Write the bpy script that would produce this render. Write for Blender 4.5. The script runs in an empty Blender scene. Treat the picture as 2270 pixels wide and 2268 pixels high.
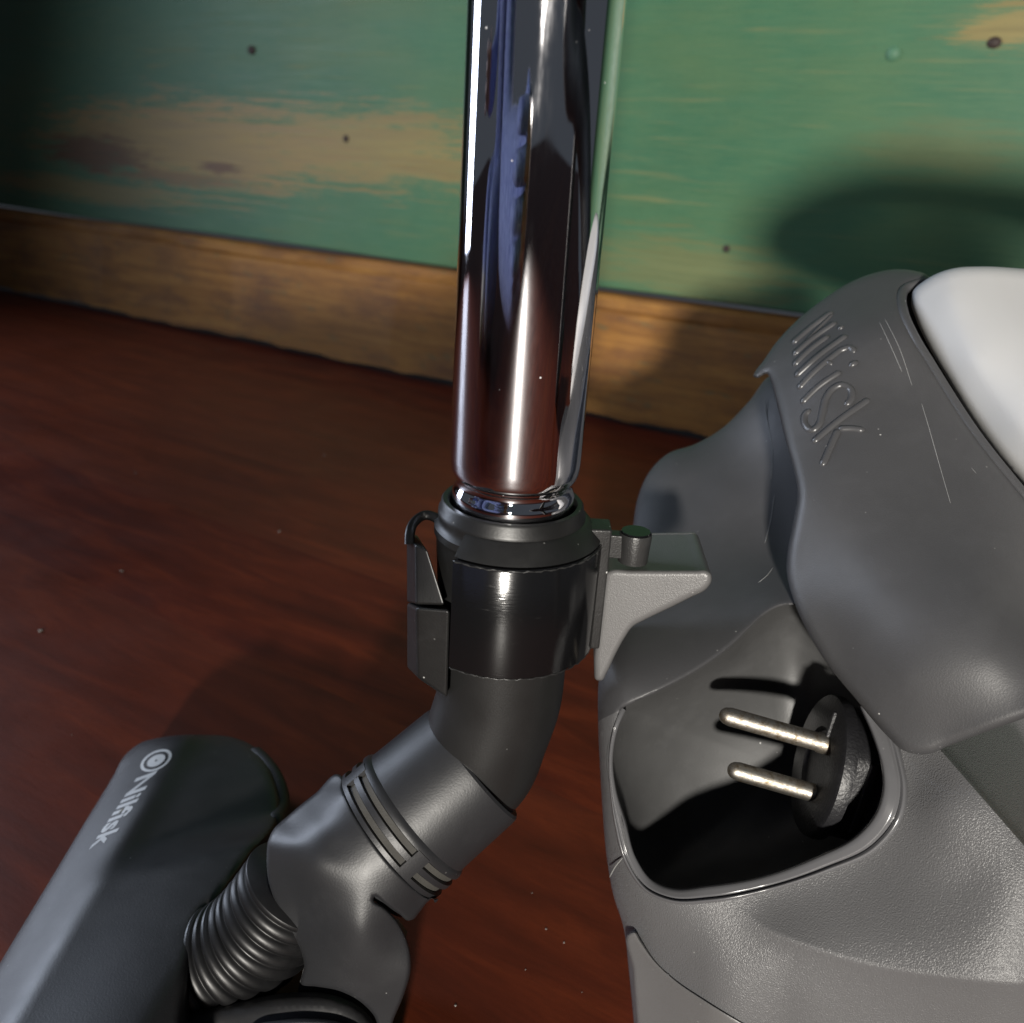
import bpy, bmesh, math, random
import numpy as np
from mathutils import Vector, Matrix
from mathutils.geometry import delaunay_2d_cdt

SC = bpy.context.scene
COL = SC.collection

# ------------------------------------------------------------------ camera
CX, CY, FPX = 1135.0, 1134.0, 1960.0          # principal point and focal length of the photograph, px
PITCH, ROLL = math.radians(21.7), math.radians(3.66)
H = 0.265                                     # lens height above the floor (m)
R0 = np.array([1.0, 0, 0]); FW = np.array([0, math.cos(PITCH), -math.sin(PITCH)])
D0 = np.array([0, -math.sin(PITCH), -math.cos(PITCH)])
AX = R0 * math.cos(ROLL) - D0 * math.sin(ROLL)
AY = R0 * math.sin(ROLL) + D0 * math.cos(ROLL)
CAM = np.array([0.0, 0.0, H])

cam_d = bpy.data.cameras.new('camera'); cam = bpy.data.objects.new('camera', cam_d); COL.objects.link(cam)
cam_d.sensor_width = 36.0; cam_d.lens = 36.0 * FPX / 2270.0
cam_d.clip_start = 0.01; cam_d.clip_end = 30
cam_d.dof.use_dof = True; cam_d.dof.focus_distance = 0.25; cam_d.dof.aperture_fstop = 15
m = Matrix.Identity(4)
for i in range(3):
    m[i][0] = AX[i]; m[i][1] = -AY[i]; m[i][2] = -FW[i]; m[i][3] = CAM[i]
cam.matrix_world = m
SC.camera = cam

# ------------------------------------------------------------------ light
world = bpy.data.worlds.new('World'); SC.world = world; world.use_nodes = True
bg = world.node_tree.nodes['Background']
bg.inputs[0].default_value = (0.75, 0.85, 1.0, 1); bg.inputs[1].default_value = 0.060

def look(o, target):
    d = Vector(target) - o.location
    o.rotation_euler = d.to_track_quat('-Z', 'Y').to_euler()

sun_d = bpy.data.lights.new('window_sun', 'SPOT'); sun = bpy.data.objects.new('window_sun', sun_d); COL.objects.link(sun)
sun.location = (-0.18, -2.72, 0.65); look(sun, (0.40, 0.80, 0.20))
sun_d.energy = 710; sun_d.color = (1.0, 0.95, 0.87); sun_d.shadow_soft_size = 0.095
sun_d.spot_size = math.radians(31); sun_d.spot_blend = 1.0

win_d = bpy.data.lights.new('window_sky', 'AREA'); win = bpy.data.objects.new('window_sky', win_d); COL.objects.link(win)
win.location = (-1.36, 0.88, 0.62); look(win, (0.0, 0.24, 0.12))
win_d.shape = 'RECTANGLE'; win_d.size = 0.40; win_d.size_y = 1.2
win_d.spread = math.radians(125); win_d.energy = 8.0; win_d.color = (0.74, 0.83, 1.0)

SC.view_settings.view_transform = 'Standard'; SC.view_settings.look = 'None'
SC.view_settings.exposure = 0.0; SC.view_settings.gamma = 1.0
SC.cycles.use_denoising = True
SC.cycles.max_bounces = 6; SC.cycles.diffuse_bounces = 3; SC.cycles.glossy_bounces = 4
SC.cycles.use_adaptive_sampling = True; SC.cycles.adaptive_threshold = 0.02
SC.cycles.caustics_reflective = False; SC.cycles.caustics_refractive = False

# ------------------------------------------------------------------ maths helpers
def P(px, py, d):
    """photograph pixel + distance along the optical axis -> world point(s)"""
    px = np.asarray(px, float); py = np.asarray(py, float); d = np.asarray(d, float)
    r = FW + np.multiply.outer((px - CX) / FPX, AX) + np.multiply.outer((py - CY) / FPX, AY)
    return CAM + r * d[..., None]

def ray(px, py):
    return FW + AX * (px - CX) / FPX + AY * (py - CY) / FPX

def dz(px, py, z):
    """distance along the axis at which the ray meets height z"""
    return (z - H) / ray(px, py)[2]

def catmull(pts, n=8, closed=True):
    p = np.asarray(pts, float); N = len(p); out = []
    rng = range(N) if closed else range(N - 1)
    for i in rng:
        if closed:
            a, b, c, d = p[(i - 1) % N], p[i], p[(i + 1) % N], p[(i + 2) % N]
        else:
            a, b, c, d = p[max(i - 1, 0)], p[i], p[i + 1], p[min(i + 2, N - 1)]
        # centripetal-ish tangents limited for uneven spacing
        l = np.linalg.norm(c - b)
        def tan(u, v, w):
            l1 = np.linalg.norm(v - u) + 1e-9; l2 = np.linalg.norm(w - v) + 1e-9
            return ((v - u) / l1 * l2 + (w - v) / l2 * l1) / (l1 + l2)
        t1 = tan(a, b, c) * l if np.linalg.norm(b - a) > 1e-9 else (c - b)
        t2 = tan(b, c, d) * l if np.linalg.norm(d - c) > 1e-9 else (c - b)
        for k in range(n):
            t = k / n
            h1 = 2*t**3 - 3*t**2 + 1; h2 = t**3 - 2*t**2 + t; h3 = -2*t**3 + 3*t**2; h4 = t**3 - t**2
            out.append(h1*b + h2*t1 + h3*c + h4*t2)
    if not closed: out.append(p[-1])
    return np.array(out)

def resample(p, step, closed=True):
    q = np.vstack([p, p[:1]]) if closed else p
    s = np.r_[0, np.cumsum(np.linalg.norm(np.diff(q, axis=0), axis=1))]
    n = max(3, int(round(s[-1] / step)))
    t = np.linspace(0, s[-1], n, endpoint=not closed)
    return np.stack([np.interp(t, s, q[:, k]) for k in range(q.shape[1])], 1)

class TPS:
    def __init__(self, c, lam=1e-4):
        c = np.asarray(c, float); self.x = c[:, :2] / 1000.0; y = c[:, 2]; n = len(c)
        K = self.k(np.linalg.norm(self.x[:, None] - self.x[None], axis=2)) + lam * np.eye(n)
        Pm = np.c_[np.ones(n), self.x]
        A = np.zeros((n + 3, n + 3)); A[:n, :n] = K; A[:n, n:] = Pm; A[n:, :n] = Pm.T
        self.w = np.linalg.solve(A, np.r_[y, 0, 0, 0]); self.n = n
    @staticmethod
    def k(r):
        return np.where(r > 1e-12, r * r * np.log(np.maximum(r, 1e-12)), 0.0)
    def __call__(self, x, y):
        x = np.asarray(x, float); sh = x.shape
        q = np.stack([x.ravel(), np.asarray(y, float).ravel()], 1) / 1000.0
        K = self.k(np.linalg.norm(q[:, None] - self.x[None], axis=2))
        return (K @ self.w[:self.n] + np.c_[np.ones(len(q)), q] @ self.w[self.n:]).reshape(sh)

def inside(poly, x, y):
    res = np.zeros(len(x), bool); n = len(poly); j = n - 1
    for i in range(n):
        xi, yi = poly[i]; xj, yj = poly[j]
        c = (yi > y) != (yj > y)
        if c.any():
            t = np.zeros(len(x)); t[c] = (xj - xi) * (y[c] - yi) / (yj - yi) + xi
            res ^= c & (x < t)
        j = i
    return res

def polydist(poly, x, y, closed=True):
    """distance to a polyline, plus side sign (cross product) of the nearest segment"""
    a = poly if closed else poly[:-1]
    b = np.roll(poly, -1, 0) if closed else poly[1:]
    best = np.full(len(x), 1e9); sgn = np.zeros(len(x))
    for p, q in zip(a, b):
        d = q - p; L = d @ d + 1e-12
        t = np.clip(((x - p[0]) * d[0] + (y - p[1]) * d[1]) / L, 0, 1)
        ex = x - p[0] - t * d[0]; ey = y - p[1] - t * d[1]
        r = np.hypot(ex, ey); m_ = r < best
        best[m_] = r[m_]; sgn[m_] = np.sign(d[0] * ey - d[1] * ex)[m_]
    return best, sgn

def sstep(a, b, x):
    t = np.clip((x - a) / (b - a), 0, 1); return t * t * (3 - 2 * t)

# ------------------------------------------------------------------ objects
def mesh_obj(name, verts, faces, mat, parent=None, smooth=True, auto=None):
    me = bpy.data.meshes.new(name)
    me.from_pydata([tuple(v) for v in verts], [], [tuple(int(i) for i in f) for f in faces])
    me.validate(); me.update()
    me.materials.append(mat)
    if smooth:
        me.polygons.foreach_set('use_smooth', [True] * len(me.polygons))
        if auto: me.set_sharp_from_angle(angle=math.radians(auto))
    o = bpy.data.objects.new(name, me); COL.objects.link(o)
    if parent is not None:
        o.parent = parent
        if parent.get('_base') is not None:
            o.matrix_parent_inverse = Matrix.Translation(-Vector(parent['_base']))
    return o

def thing(name, label, cat, loc):
    o = bpy.data.objects.new(name, None); COL.objects.link(o)
    o.location = loc; o.empty_display_size = 0.02
    o['label'] = label; o['category'] = cat; o['_base'] = loc
    return o

def patch(name, outline, depth, mat, parent, r=0.002, rpx=14, thick=0.006, holes=(), step=14, back='ray', ostep=7, hole_r=None, hole_rpx=None, closed_back=True, feat=(), split=None, mat2=None):
    """a moulded shell: outline in photograph pixels, depth(x, y) in metres, rounded edges, real thickness"""
    out = resample(outline, ostep); hs = [resample(h, ostep) for h in holes]
    pts = [out]; bd = len(out)
    cons = [(i, (i + 1) % len(out)) for i in range(len(out))]
    for h in hs:
        o0 = sum(len(p) for p in pts)
        cons += [(o0 + i, o0 + (i + 1) % len(h)) for i in range(len(h))]; pts.append(h)
    nb = sum(len(p) for p in pts)
    # inset rings
    lo = out.min(0); hi = out.max(0)
    gx, gy = np.meshgrid(np.arange(lo[0], hi[0], step), np.arange(lo[1], hi[1], step))
    gx = gx + (np.arange(gx.shape[0]) % 2)[:, None] * step * 0.5
    g = np.stack([gx.ravel(), gy.ravel()], 1)
    rings = []
    for loop, R in [(out, rpx)] + [(h, hole_rpx or rpx) for h in hs]:
        tg = np.roll(loop, -1, 0) - np.roll(loop, 1, 0); tg /= np.linalg.norm(tg, axis=1)[:, None] + 1e-9
        nn = np.stack([-tg[:, 1], tg[:, 0]], 1)
        for s in (-1, 1):
            for f in (0.06, 0.2, 0.45, 0.8, 1.15):
                if f * R > 2.0: rings.append(loop + nn * s * f * R)
    for fl, offs in feat:
        fp = resample(np.asarray(fl, float), 5, False)
        tg = np.gradient(fp, axis=0); tg /= np.linalg.norm(tg, axis=1)[:, None] + 1e-9; nn = np.stack([-tg[:, 1], tg[:, 0]], 1)
        near, _ = polydist(fp, g[:, 0], g[:, 1], False); g = g[near > max(abs(q) for q in offs) + 5]
        for q in offs: rings.append(fp + nn * q)
    g = np.vstack([g] + rings)
    def dists(q):
        d0, _ = polydist(out, q[:, 0], q[:, 1])
        dh = [polydist(h, q[:, 0], q[:, 1])[0] for h in hs]
        return d0, dh
    ok = inside(out, g[:, 0], g[:, 1])
    for h in hs: ok &= ~inside(h, g[:, 0], g[:, 1])
    g = g[ok]
    d0, dh = dists(g)
    dm = np.minimum.reduce([d0] + dh) if dh else d0
    gsel = dm > 1.2
    g = g[gsel]
    # thin duplicates
    key = np.round(g / 2.5).astype(int); _, ix = np.unique(key, axis=0, return_index=True); g = g[np.sort(ix)]
    allp = np.vstack(pts + [g])
    v2, _, f2, *_ = delaunay_2d_cdt([Vector(p) for p in allp], cons, [], 0, 1e-4)
    V = np.array([[v.x, v.y] for v in v2]); F = np.array([list(f) for f in f2 if len(f) == 3])
    c = V[F].mean(1)
    ok = inside(out, c[:, 0], c[:, 1])
    for h in hs: ok &= ~inside(h, c[:, 0], c[:, 1])
    F = F[ok]
    d0, dh = dists(V)
    def roll(d, r_, R):
        t = np.clip(d / R, 0, 1); return r_ * (1 - np.sqrt(np.maximum(0, 1 - (1 - t) ** 2)))
    D = depth(V[:, 0], V[:, 1]) + roll(d0, r, rpx)
    for q in dh: D = D + roll(q, hole_r if hole_r is not None else r, hole_rpx or rpx)
    W = P(V[:, 0], V[:, 1], D)
    if back == 'ray':
        dirs = (W - CAM); dirs /= np.linalg.norm(dirs, axis=1)[:, None]; B = W + dirs * thick
    elif back == 'down':
        B = W.copy(); B[:, 2] = np.minimum(B[:, 2] - 1e-4, thick)
    else:
        B = W + np.asarray(back) * thick
    # orient triangles towards the camera
    n = np.cross(W[F[:, 1]] - W[F[:, 0]], W[F[:, 2]] - W[F[:, 0]])
    flip = (n * (CAM - W[F[:, 0]])).sum(1) < 0
    F[flip] = F[flip][:, ::-1]
    # boundary edges
    e = np.vstack([F[:, [0, 1]], F[:, [1, 2]], F[:, [2, 0]]])
    es = set(map(tuple, e)); be = [(a, b) for a, b in es if (b, a) not in es]
    N = len(W)
    faces = [tuple(f) for f in F] + [(b, a, a + N, b + N) for a, b in be]
    if closed_back: faces += [tuple(f[::-1] + N) for f in F]
    o = mesh_obj(name, np.vstack([W, B]), faces, mat, parent, auto=50)
    if split is not None:
        o.data.materials.append(mat2); V2 = np.vstack([V, V])
        cx = np.array([V2[list(p.vertices)].mean(0) for p in o.data.polygons])
        o.data.polygons.foreach_set('material_index', split(cx[:, 0], cx[:, 1]).astype(int))
    return o

def frame_sweep(path, prof_fn, nseg=32, up=None, closed_ends=True):
    """sweep circles (radius per point) along a 3-D path; returns verts, faces"""
    p = np.asarray(path, float); n = len(p)
    t = np.gradient(p, axis=0); t /= np.linalg.norm(t, axis=1)[:, None]
    a = np.array([0, 0, 1.0]) if up is None else np.asarray(up, float)
    if abs(a @ t[0]) > 0.95: a = np.array([1.0, 0, 0])
    u = a - (a @ t[0]) * t[0]; u /= np.linalg.norm(u)
    V = []
    for i in range(n):
        u = u - (u @ t[i]) * t[i]; u /= np.linalg.norm(u); w = np.cross(t[i], u)
        th = np.linspace(0, 2 * np.pi, nseg, endpoint=False)
        r = prof_fn(i) if callable(prof_fn) else prof_fn[i]
        V.append(p[i] + r * (np.outer(np.cos(th), u) + np.outer(np.sin(th), w)))
    V = np.vstack(V); F = []
    for i in range(n - 1):
        for k in range(nseg):
            k2 = (k + 1) % nseg
            F.append((i*nseg + k, i*nseg + k2, (i+1)*nseg + k2, (i+1)*nseg + k))
    if closed_ends:
        F.append(tuple(range(nseg))[::-1]); F.append(tuple((n-1)*nseg + k for k in range(nseg)))
    return V, F

def lathe(origin, axis, prof, nseg=96, a0=0.0, a1=2*math.pi, ref=None):
    """prof: list of (distance along axis, radius)"""
    ax = np.asarray(axis, float); ax /= np.linalg.norm(ax)
    rf = np.array([0, -1.0, 0]) if ref is None else np.asarray(ref, float)
    u = rf - (rf @ ax) * ax; u /= np.linalg.norm(u); w = np.cross(ax, u)
    full = abs(a1 - a0 - 2*math.pi) < 1e-6
    th = np.linspace(a0, a1, nseg, endpoint=not full)
    V = []; F = []
    for s, r in prof:
        V.append(np.asarray(origin) + ax * s + r * (np.outer(np.cos(th), u) + np.outer(np.sin(th), w)))
    V = np.vstack(V); n = len(th); np_ = len(prof)
    for i in range(np_ - 1):
        for k in range(n if full else n - 1):
            k2 = (k + 1) % n
            F.append((i*n + k, i*n + k2, (i+1)*n + k2, (i+1)*n + k))
    return V, F

def fix_normals(o):
    bm = bmesh.new(); bm.from_mesh(o.data); bmesh.ops.recalc_face_normals(bm, faces=bm.faces); bm.to_mesh(o.data); bm.free()
    return o

def hexa(name, c8, mat, parent, bevel=0.0015, seg=3):
    """box from eight corners: front quad then back quad, bevelled"""
    f = [(0,1,2,3),(7,6,5,4),(0,4,5,1),(1,5,6,2),(2,6,7,3),(3,7,4,0)]
    o = mesh_obj(name, c8, f, mat, parent, smooth=False); fix_normals(o)
    if bevel:
        b = o.modifiers.new('bevel', 'BEVEL'); b.width = bevel; b.segments = seg; b.limit_method = 'NONE'
        o.data.polygons.foreach_set('use_smooth', [True]*len(o.data.polygons))
        w = o.modifiers.new('wn', 'WEIGHTED_NORMAL')
    return o

# ------------------------------------------------------------------ materials
class NT:
    def __init__(self, name):
        self.m = bpy.data.materials.new(name); self.m.use_nodes = True
        self.t = self.m.node_tree; self.b = self.t.nodes['Principled BSDF']
    def n(self, typ, **kw):
        x = self.t.nodes.new(typ)
        for k, v in kw.items():
            if k.startswith('i_'):
                key = k[2:]; key = int(key) if key.isdigit() else key.replace('_', ' ')
                x.inputs[key].default_value = v
            else: setattr(x, k, v)
        return x
    def l(self, a, b): self.t.links.new(a, b)
    def coords(self, scale=(1,1,1), rot=(0,0,0), loc=(0,0,0)):
        tc = self.n('ShaderNodeTexCoord'); mp = self.n('ShaderNodeMapping')
        mp.inputs['Scale'].default_value = scale; mp.inputs['Rotation'].default_value = rot; mp.inputs['Location'].default_value = loc
        self.l(tc.outputs['Object'], mp.inputs['Vector']); return mp.outputs['Vector']
    def noise(self, vec, scale, detail=4, rough=0.55, dist=0.0):
        x = self.n('ShaderNodeTexNoise'); x.inputs['Scale'].default_value = scale; x.inputs['Detail'].default_value = detail
        x.inputs['Roughness'].default_value = rough; x.inputs['Distortion'].default_value = dist
        self.l(vec, x.inputs['Vector']); return x.outputs['Fac']
    def ramp(self, fac, stops, interp='LINEAR'):
        x = self.n('ShaderNodeValToRGB'); cr = x.color_ramp; cr.interpolation = interp
        while len(cr.elements) < len(stops): cr.elements.new(0.5)
        for e, (p, c) in zip(cr.elements, stops):
            e.position = p; e.color = (c, c, c, 1) if isinstance(c, (int, float)) else (*c, 1)
        self.l(fac, x.inputs[0]); return x.outputs['Color']
    def mix(self, fac, a, b, mode='MIX'):
        x = self.n('ShaderNodeMix', data_type='RGBA', blend_type=mode)
        for s, v in ((x.inputs[0], fac), (x.inputs[6], a), (x.inputs[7], b)):
            if hasattr(v, 'node'): self.l(v, s)
            elif isinstance(v, (int, float)): s.default_value = v if s.type == 'VALUE' else (v, v, v, 1)
            else: s.default_value = (*v, 1)
        return x.outputs[2]
    def math(self, op, a, b=0.0, c=None):
        x = self.n('ShaderNodeMath', operation=op)
        for s, v in zip(x.inputs, (a, b) if c is None else (a, b, c)):
            if hasattr(v, 'node'): self.l(v, s)
            else: s.default_value = v
        return x.outputs[0]
    def bump(self, h, strength, dist=0.001, normal=None):
        x = self.n('ShaderNodeBump'); x.inputs['Strength'].default_value = strength; x.inputs['Distance'].default_value = dist
        self.l(h, x.inputs['Height'])
        if normal is not None: self.l(normal, x.inputs['Normal'])
        return x.outputs['Normal']
    def set(self, **kw):
        for k, v in kw.items():
            key = {'color': 'Base Color', 'rough': 'Roughness', 'metal': 'Metallic', 'normal': 'Normal', 'spec': 'Specular IOR Level', 'coat': 'Coat Weight', 'coat_rough': 'Coat Roughness', 'sheen': 'Sheen Weight'}[k]
            s = self.b.inputs[key]
            if hasattr(v, 'node'): self.l(v, s)
            elif key == 'Base Color': s.default_value = (*v, 1) if not isinstance(v, (int, float)) else (v, v, v, 1)
            else: s.default_value = v
        return self.m

def plastic(name, col, rough, grain=0.12, grain_scale=1500, dust=0.25, mottle=0.15, spec=0.5, dustcol=(0.42, 0.42, 0.43)):
    """moulded plastic: fine spark-eroded grain, slight colour mottle, dust specks"""
    M = NT(name); v = M.coords()
    big = M.noise(v, 35, 3)
    c1 = M.mix(M.ramp(big, [(0.3, 0.0), (0.7, 1.0)]), tuple(x*(1-mottle) for x in col), tuple(x*(1+mottle) for x in col))
    vo = M.n('ShaderNodeTexVoronoi', feature='F1'); vo.inputs['Scale'].default_value = 330; M.l(v, vo.inputs['Vector'])
    sp = M.ramp(vo.outputs['Distance'], [(0.05, 1.0), (0.11, 0.0)])
    pick = M.n('ShaderNodeSeparateColor'); M.l(vo.outputs['Color'], pick.inputs[0])
    rare = M.ramp(pick.outputs[0], [(0.86, 0.0), (0.90, 1.0)])
    area = M.ramp(M.noise(v, 22, 3), [(0.45, 0.0), (0.62, 1.0)])
    fac = M.math('MULTIPLY', M.math('MULTIPLY', sp, rare), M.math('MULTIPLY', area, dust*3))
    haze = M.math('MULTIPLY', M.ramp(M.noise(v, 60, 5, 0.7), [(0.5, 0.0), (0.85, 1.0)]), dust*0.10)
    c2 = M.mix(haze, c1, dustcol); c3 = M.mix(fac, c2, (0.6, 0.6, 0.58))
    g = M.noise(v, grain_scale, 2, 0.5)
    r = M.math('ADD', M.math('MULTIPLY', M.noise(v, 90, 4), 0.18), rough - 0.09)
    return M.set(color=c3, rough=r, normal=M.bump(g, grain, 0.0004), spec=spec)

MAT = {}
MAT['body'] = plastic('grey_textured_plastic', (0.104, 0.104, 0.107), 0.33, 0.60, 2700, 0.16, 0.03)
MAT['cap'] = plastic('charcoal_plastic', (0.052, 0.052, 0.0545), 0.46, 0.16, 2300, 0.28, 0.06)
MAT['hump_shade'] = plastic('shell_plastic_shaded', (0.050, 0.050, 0.053), 0.50, 0.12, 2300, 0.22, 0.06)  # darker shell plastic: the shade on the hump is put into its colour
MAT['panel'] = plastic('smooth_grey_plastic', (0.115, 0.113, 0.113), 0.38, 0.22, 2600, 0.10, 0.04)
MAT['rim'] = plastic('glossy_grey_plastic', (0.10, 0.10, 0.105), 0.20, 0.02, 900, 0.05, 0.04)
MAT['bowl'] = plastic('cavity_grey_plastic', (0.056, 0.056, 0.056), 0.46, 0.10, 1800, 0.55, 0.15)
MAT['nozzle'] = plastic('black_plastic', (0.018, 0.0185, 0.0205), 0.44, 0.10, 1800, 0.20, 0.08)
MAT['elbow'] = plastic('dark_plastic', (0.012, 0.012, 0.012), 0.42, 0.08, 1800, 0.03, 0.04)
MAT['sleeve'] = plastic('worn_black_plastic', (0.009, 0.009, 0.009), 0.40, 0.08, 1800, 0.22, 0.10)
MAT['rubber'] = plastic('black_rubber', (0.012, 0.012, 0.013), 0.55, 0.10, 900, 0.20, 0.10)
MAT['bellows'] = plastic('black_hose', (0.006, 0.006, 0.0065), 0.42, 0.05, 900, 0.25, 0.10)
MAT['plug'] = plastic('black_plug_plastic', (0.010, 0.010, 0.0115), 0.45, 0.45, 1100, 0.6, 0.3)
MAT['dust'] = plastic('dusty_groove', (0.045, 0.043, 0.038), 0.8, 0.3, 1500, 0.4, 0.4)
MAT['white'] = plastic('white_plastic', (0.43, 0.428, 0.422), 0.55, 0.04, 900, 0.02, 0.01)
MAT['letter'] = plastic('embossed_plastic', (0.058, 0.058, 0.061), 0.30, 0.02, 900, 0.02, 0.02)
MAT['print'] = plastic('grey_print', (0.50, 0.52, 0.54), 0.5, 0.05, 900, 0.05, 0.2)
MAT['scratch'] = plastic('scratch_white', (0.20, 0.20, 0.195), 0.7, 0.2, 900, 0.0, 0.3)

def chrome():
    M = NT('chrome'); v = M.coords((1, 1, 0.18))
    s = M.noise(v, 900, 3, 0.6); sm = M.noise(M.coords((1, 1, 0.4)), 60, 4)
    sk_ = M.noise(M.coords((1, 1, 0.12)), 260, 5, 0.75)
    film = M.math('MULTIPLY', M.ramp(sm, [(0.42, 0.0), (0.72, 1.0)]), M.ramp(sk_, [(0.40, 0.1), (0.75, 1.0)]))
    r = M.math('ADD', M.math('MULTIPLY', film, 0.16), 0.010)
    vo = M.n('ShaderNodeTexVoronoi'); vo.inputs['Scale'].default_value = 420; M.l(M.coords(), vo.inputs['Vector'])
    pick = M.n('ShaderNodeSeparateColor'); M.l(vo.outputs['Color'], pick.inputs[0])
    fac = M.math('MULTIPLY', M.ramp(vo.outputs['Distance'], [(0.06, 1.0), (0.12, 0.0)]), M.ramp(pick.outputs[0], [(0.955, 0.0), (0.97, 1.0)]))
    met = M.math('SUBTRACT', 1.0, fac)
    return M.set(color=M.mix(fac, (0.88, 0.87, 0.90), (0.7, 0.7, 0.7)), metal=met, rough=r, normal=M.bump(s, 0.004, 0.0003))
MAT['chrome'] = chrome()

def steel():
    M = NT('pin_metal'); v = M.coords()
    n1 = M.noise(v, 500, 4, 0.7)
    c = M.mix(M.ramp(n1, [(0.42, 0.0), (0.7, 1.0)]), (0.42, 0.40, 0.36), (0.16, 0.12, 0.075))
    return M.set(color=c, metal=1.0, rough=M.math('ADD', M.math('MULTIPLY', n1, 0.35), 0.30), normal=M.bump(M.noise(v, 1800, 2), 0.2, 0.0003))
MAT['pin'] = steel()

def printed():
    M = NT('printed_black_plastic'); v = M.coords((0.06, 0.06, 1))
    lay = M.noise(v, 5200, 1); v2 = M.coords()
    scuff = M.ramp(M.noise(M.coords((0.25, 0.25, 1.6)), 700, 4, 0.75), [(0.62, 0.0), (0.78, 1.0)])
    area = M.ramp(M.noise(v2, 55, 3), [(0.5, 0.0), (0.7, 1.0)])
    f = M.math('MULTIPLY', scuff, area)
    return M.set(color=M.mix(f, (0.005, 0.005, 0.0055), (0.06, 0.06, 0.058)), rough=M.math('ADD', M.math('MULTIPLY', f, 0.3), 0.13), normal=M.bump(lay, 0.10, 0.0002), spec=0.6)
MAT['printed'] = printed()
MAT['printed_edge'] = plastic('printed_raw_edge', (0.020, 0.020, 0.020), 0.36, 0.25, 1800, 0.8, 0.6)

def floor_mat():
    M = NT('varnished_floor_wood')
    tc = M.coords((1, 1, 1))
    oi = M.n('ShaderNodeObjectInfo')
    off = M.n('ShaderNodeVectorMath', operation='ADD'); M.l(tc, off.inputs[0])
    cb = M.n('ShaderNodeCombineXYZ'); M.l(M.math('MULTIPLY', oi.outputs['Random'], 7.0), cb.inputs[0]); M.l(M.math('MULTIPLY', oi.outputs['Random'], 3.0), cb.inputs[1])
    M.l(cb.outputs[0], off.inputs[1])
    mp = M.n('ShaderNodeMapping'); mp.inputs['Scale'].default_value = (1.0, 5.5, 1); M.l(off.outputs[0], mp.inputs[0])
    g = M.noise(mp.outputs[0], 9, 6, 0.62, 0.6); fine = M.noise(mp.outputs[0], 90, 5, 0.7)
    c = M.ramp(g, [(0.25, (0.040, 0.005, 0.003)), (0.5, (0.092, 0.013, 0.005)), (0.75, (0.165, 0.027, 0.008))])
    c = M.mix(M.ramp(fine, [(0.45, 0.0), (0.8, 0.40)]), c, (0.045, 0.008, 0.004))
    c = M.mix(M.math('MULTIPLY', oi.outputs['Random'], 0.35), c, (0.16, 0.045, 0.018))
    wear = M.noise(M.coords(), 14, 5, 0.65)
    r = M.math('ADD', M.math('MULTIPLY', wear, 0.30), 0.33)
    return M.set(color=c, rough=r, normal=M.bump(fine, 0.12, 0.0006), spec=0.22)
MAT['floor'] = floor_mat()

def green_mat():
    """flaking green paint over pine; local x along the wall, z up"""
    M = NT('worn_green_paint'); tc = M.coords()
    mp = M.coords((0.5, 1.0, 11.0))
    grain = M.noise(mp, 14, 6, 0.62, 0.4); fine = M.noise(mp, 70, 5, 0.7)
    paint = M.ramp(M.noise(tc, 5, 4), [(0.3, (0.026, 0.104, 0.056)), (0.7, (0.045, 0.142, 0.074))])
    paint = M.mix(M.ramp(fine, [(0.35, 0.0), (0.75, 0.6)]), paint, (0.090, 0.165, 0.080))
    wood = M.ramp(grain, [(0.3, (0.20, 0.13, 0.045)), (0.7, (0.30, 0.21, 0.07))])
    sep = M.n('ShaderNodeSeparateXYZ'); M.l(tc, sep.inputs[0])
    def ell(cx, cz, rx, rz, soft):
        a = M.math('DIVIDE', M.math('SUBTRACT', sep.outputs[0], cx), rx); b = M.math('DIVIDE', M.math('SUBTRACT', sep.outputs[2], cz), rz)
        d = M.math('SQRT', M.math('ADD', M.math('MULTIPLY', a, a), M.math('MULTIPLY', b, b)))
        d = M.math('ADD', d, M.math('ADD', M.math('MULTIPLY', M.math('SUBTRACT', grain, 0.5), 2.2), M.math('MULTIPLY', M.math('SUBTRACT', fine, 0.5), 2.0)))
        return M.ramp(d, [(1.0 - soft*0.55, 1.0), (1.0, 0.0)])
    wear = M.ramp(grain, [(0.58, 0.0), (0.85, 0.45)])
    M.wear_in = wear
    f = wear
    for e in WEAR: f = M.math('MAXIMUM', f, M.math('MULTIPLY', ell(*e[:5]), e[5]))
    olive = M.ramp(M.noise(M.coords((0.7, 1, 2.2)), 4.5, 5, 0.6), [(0.45, 0.0), (0.72, 0.42)])
    paint = M.mix(olive, paint, (0.105, 0.140, 0.050))
    paint = M.mix(M.math('MULTIPLY', M.ramp(M.noise(tc, 300, 3, 0.8), [(0.5, 0.0), (0.8, 1.0)]), 0.25), paint, (0.03, 0.07, 0.04))
    c = M.mix(f, paint, wood)
    for e in KNOT: c = M.mix(M.math('MULTIPLY', ell(*e[:5]), e[5]), c, (0.085, 0.035, 0.018))
    fl = M.ramp(M.noise(M.coords((1, 1, 2.5)), 120, 4, 0.8), [(0.66, 0.0), (0.72, 0.8)])
    c = M.mix(fl, c, (0.05, 0.06, 0.035))
    return M.set(color=c, rough=M.math('ADD', M.math('MULTIPLY', grain, 0.25), 0.35), normal=M.bump(grain, 0.25, 0.002), spec=0.35)

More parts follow.
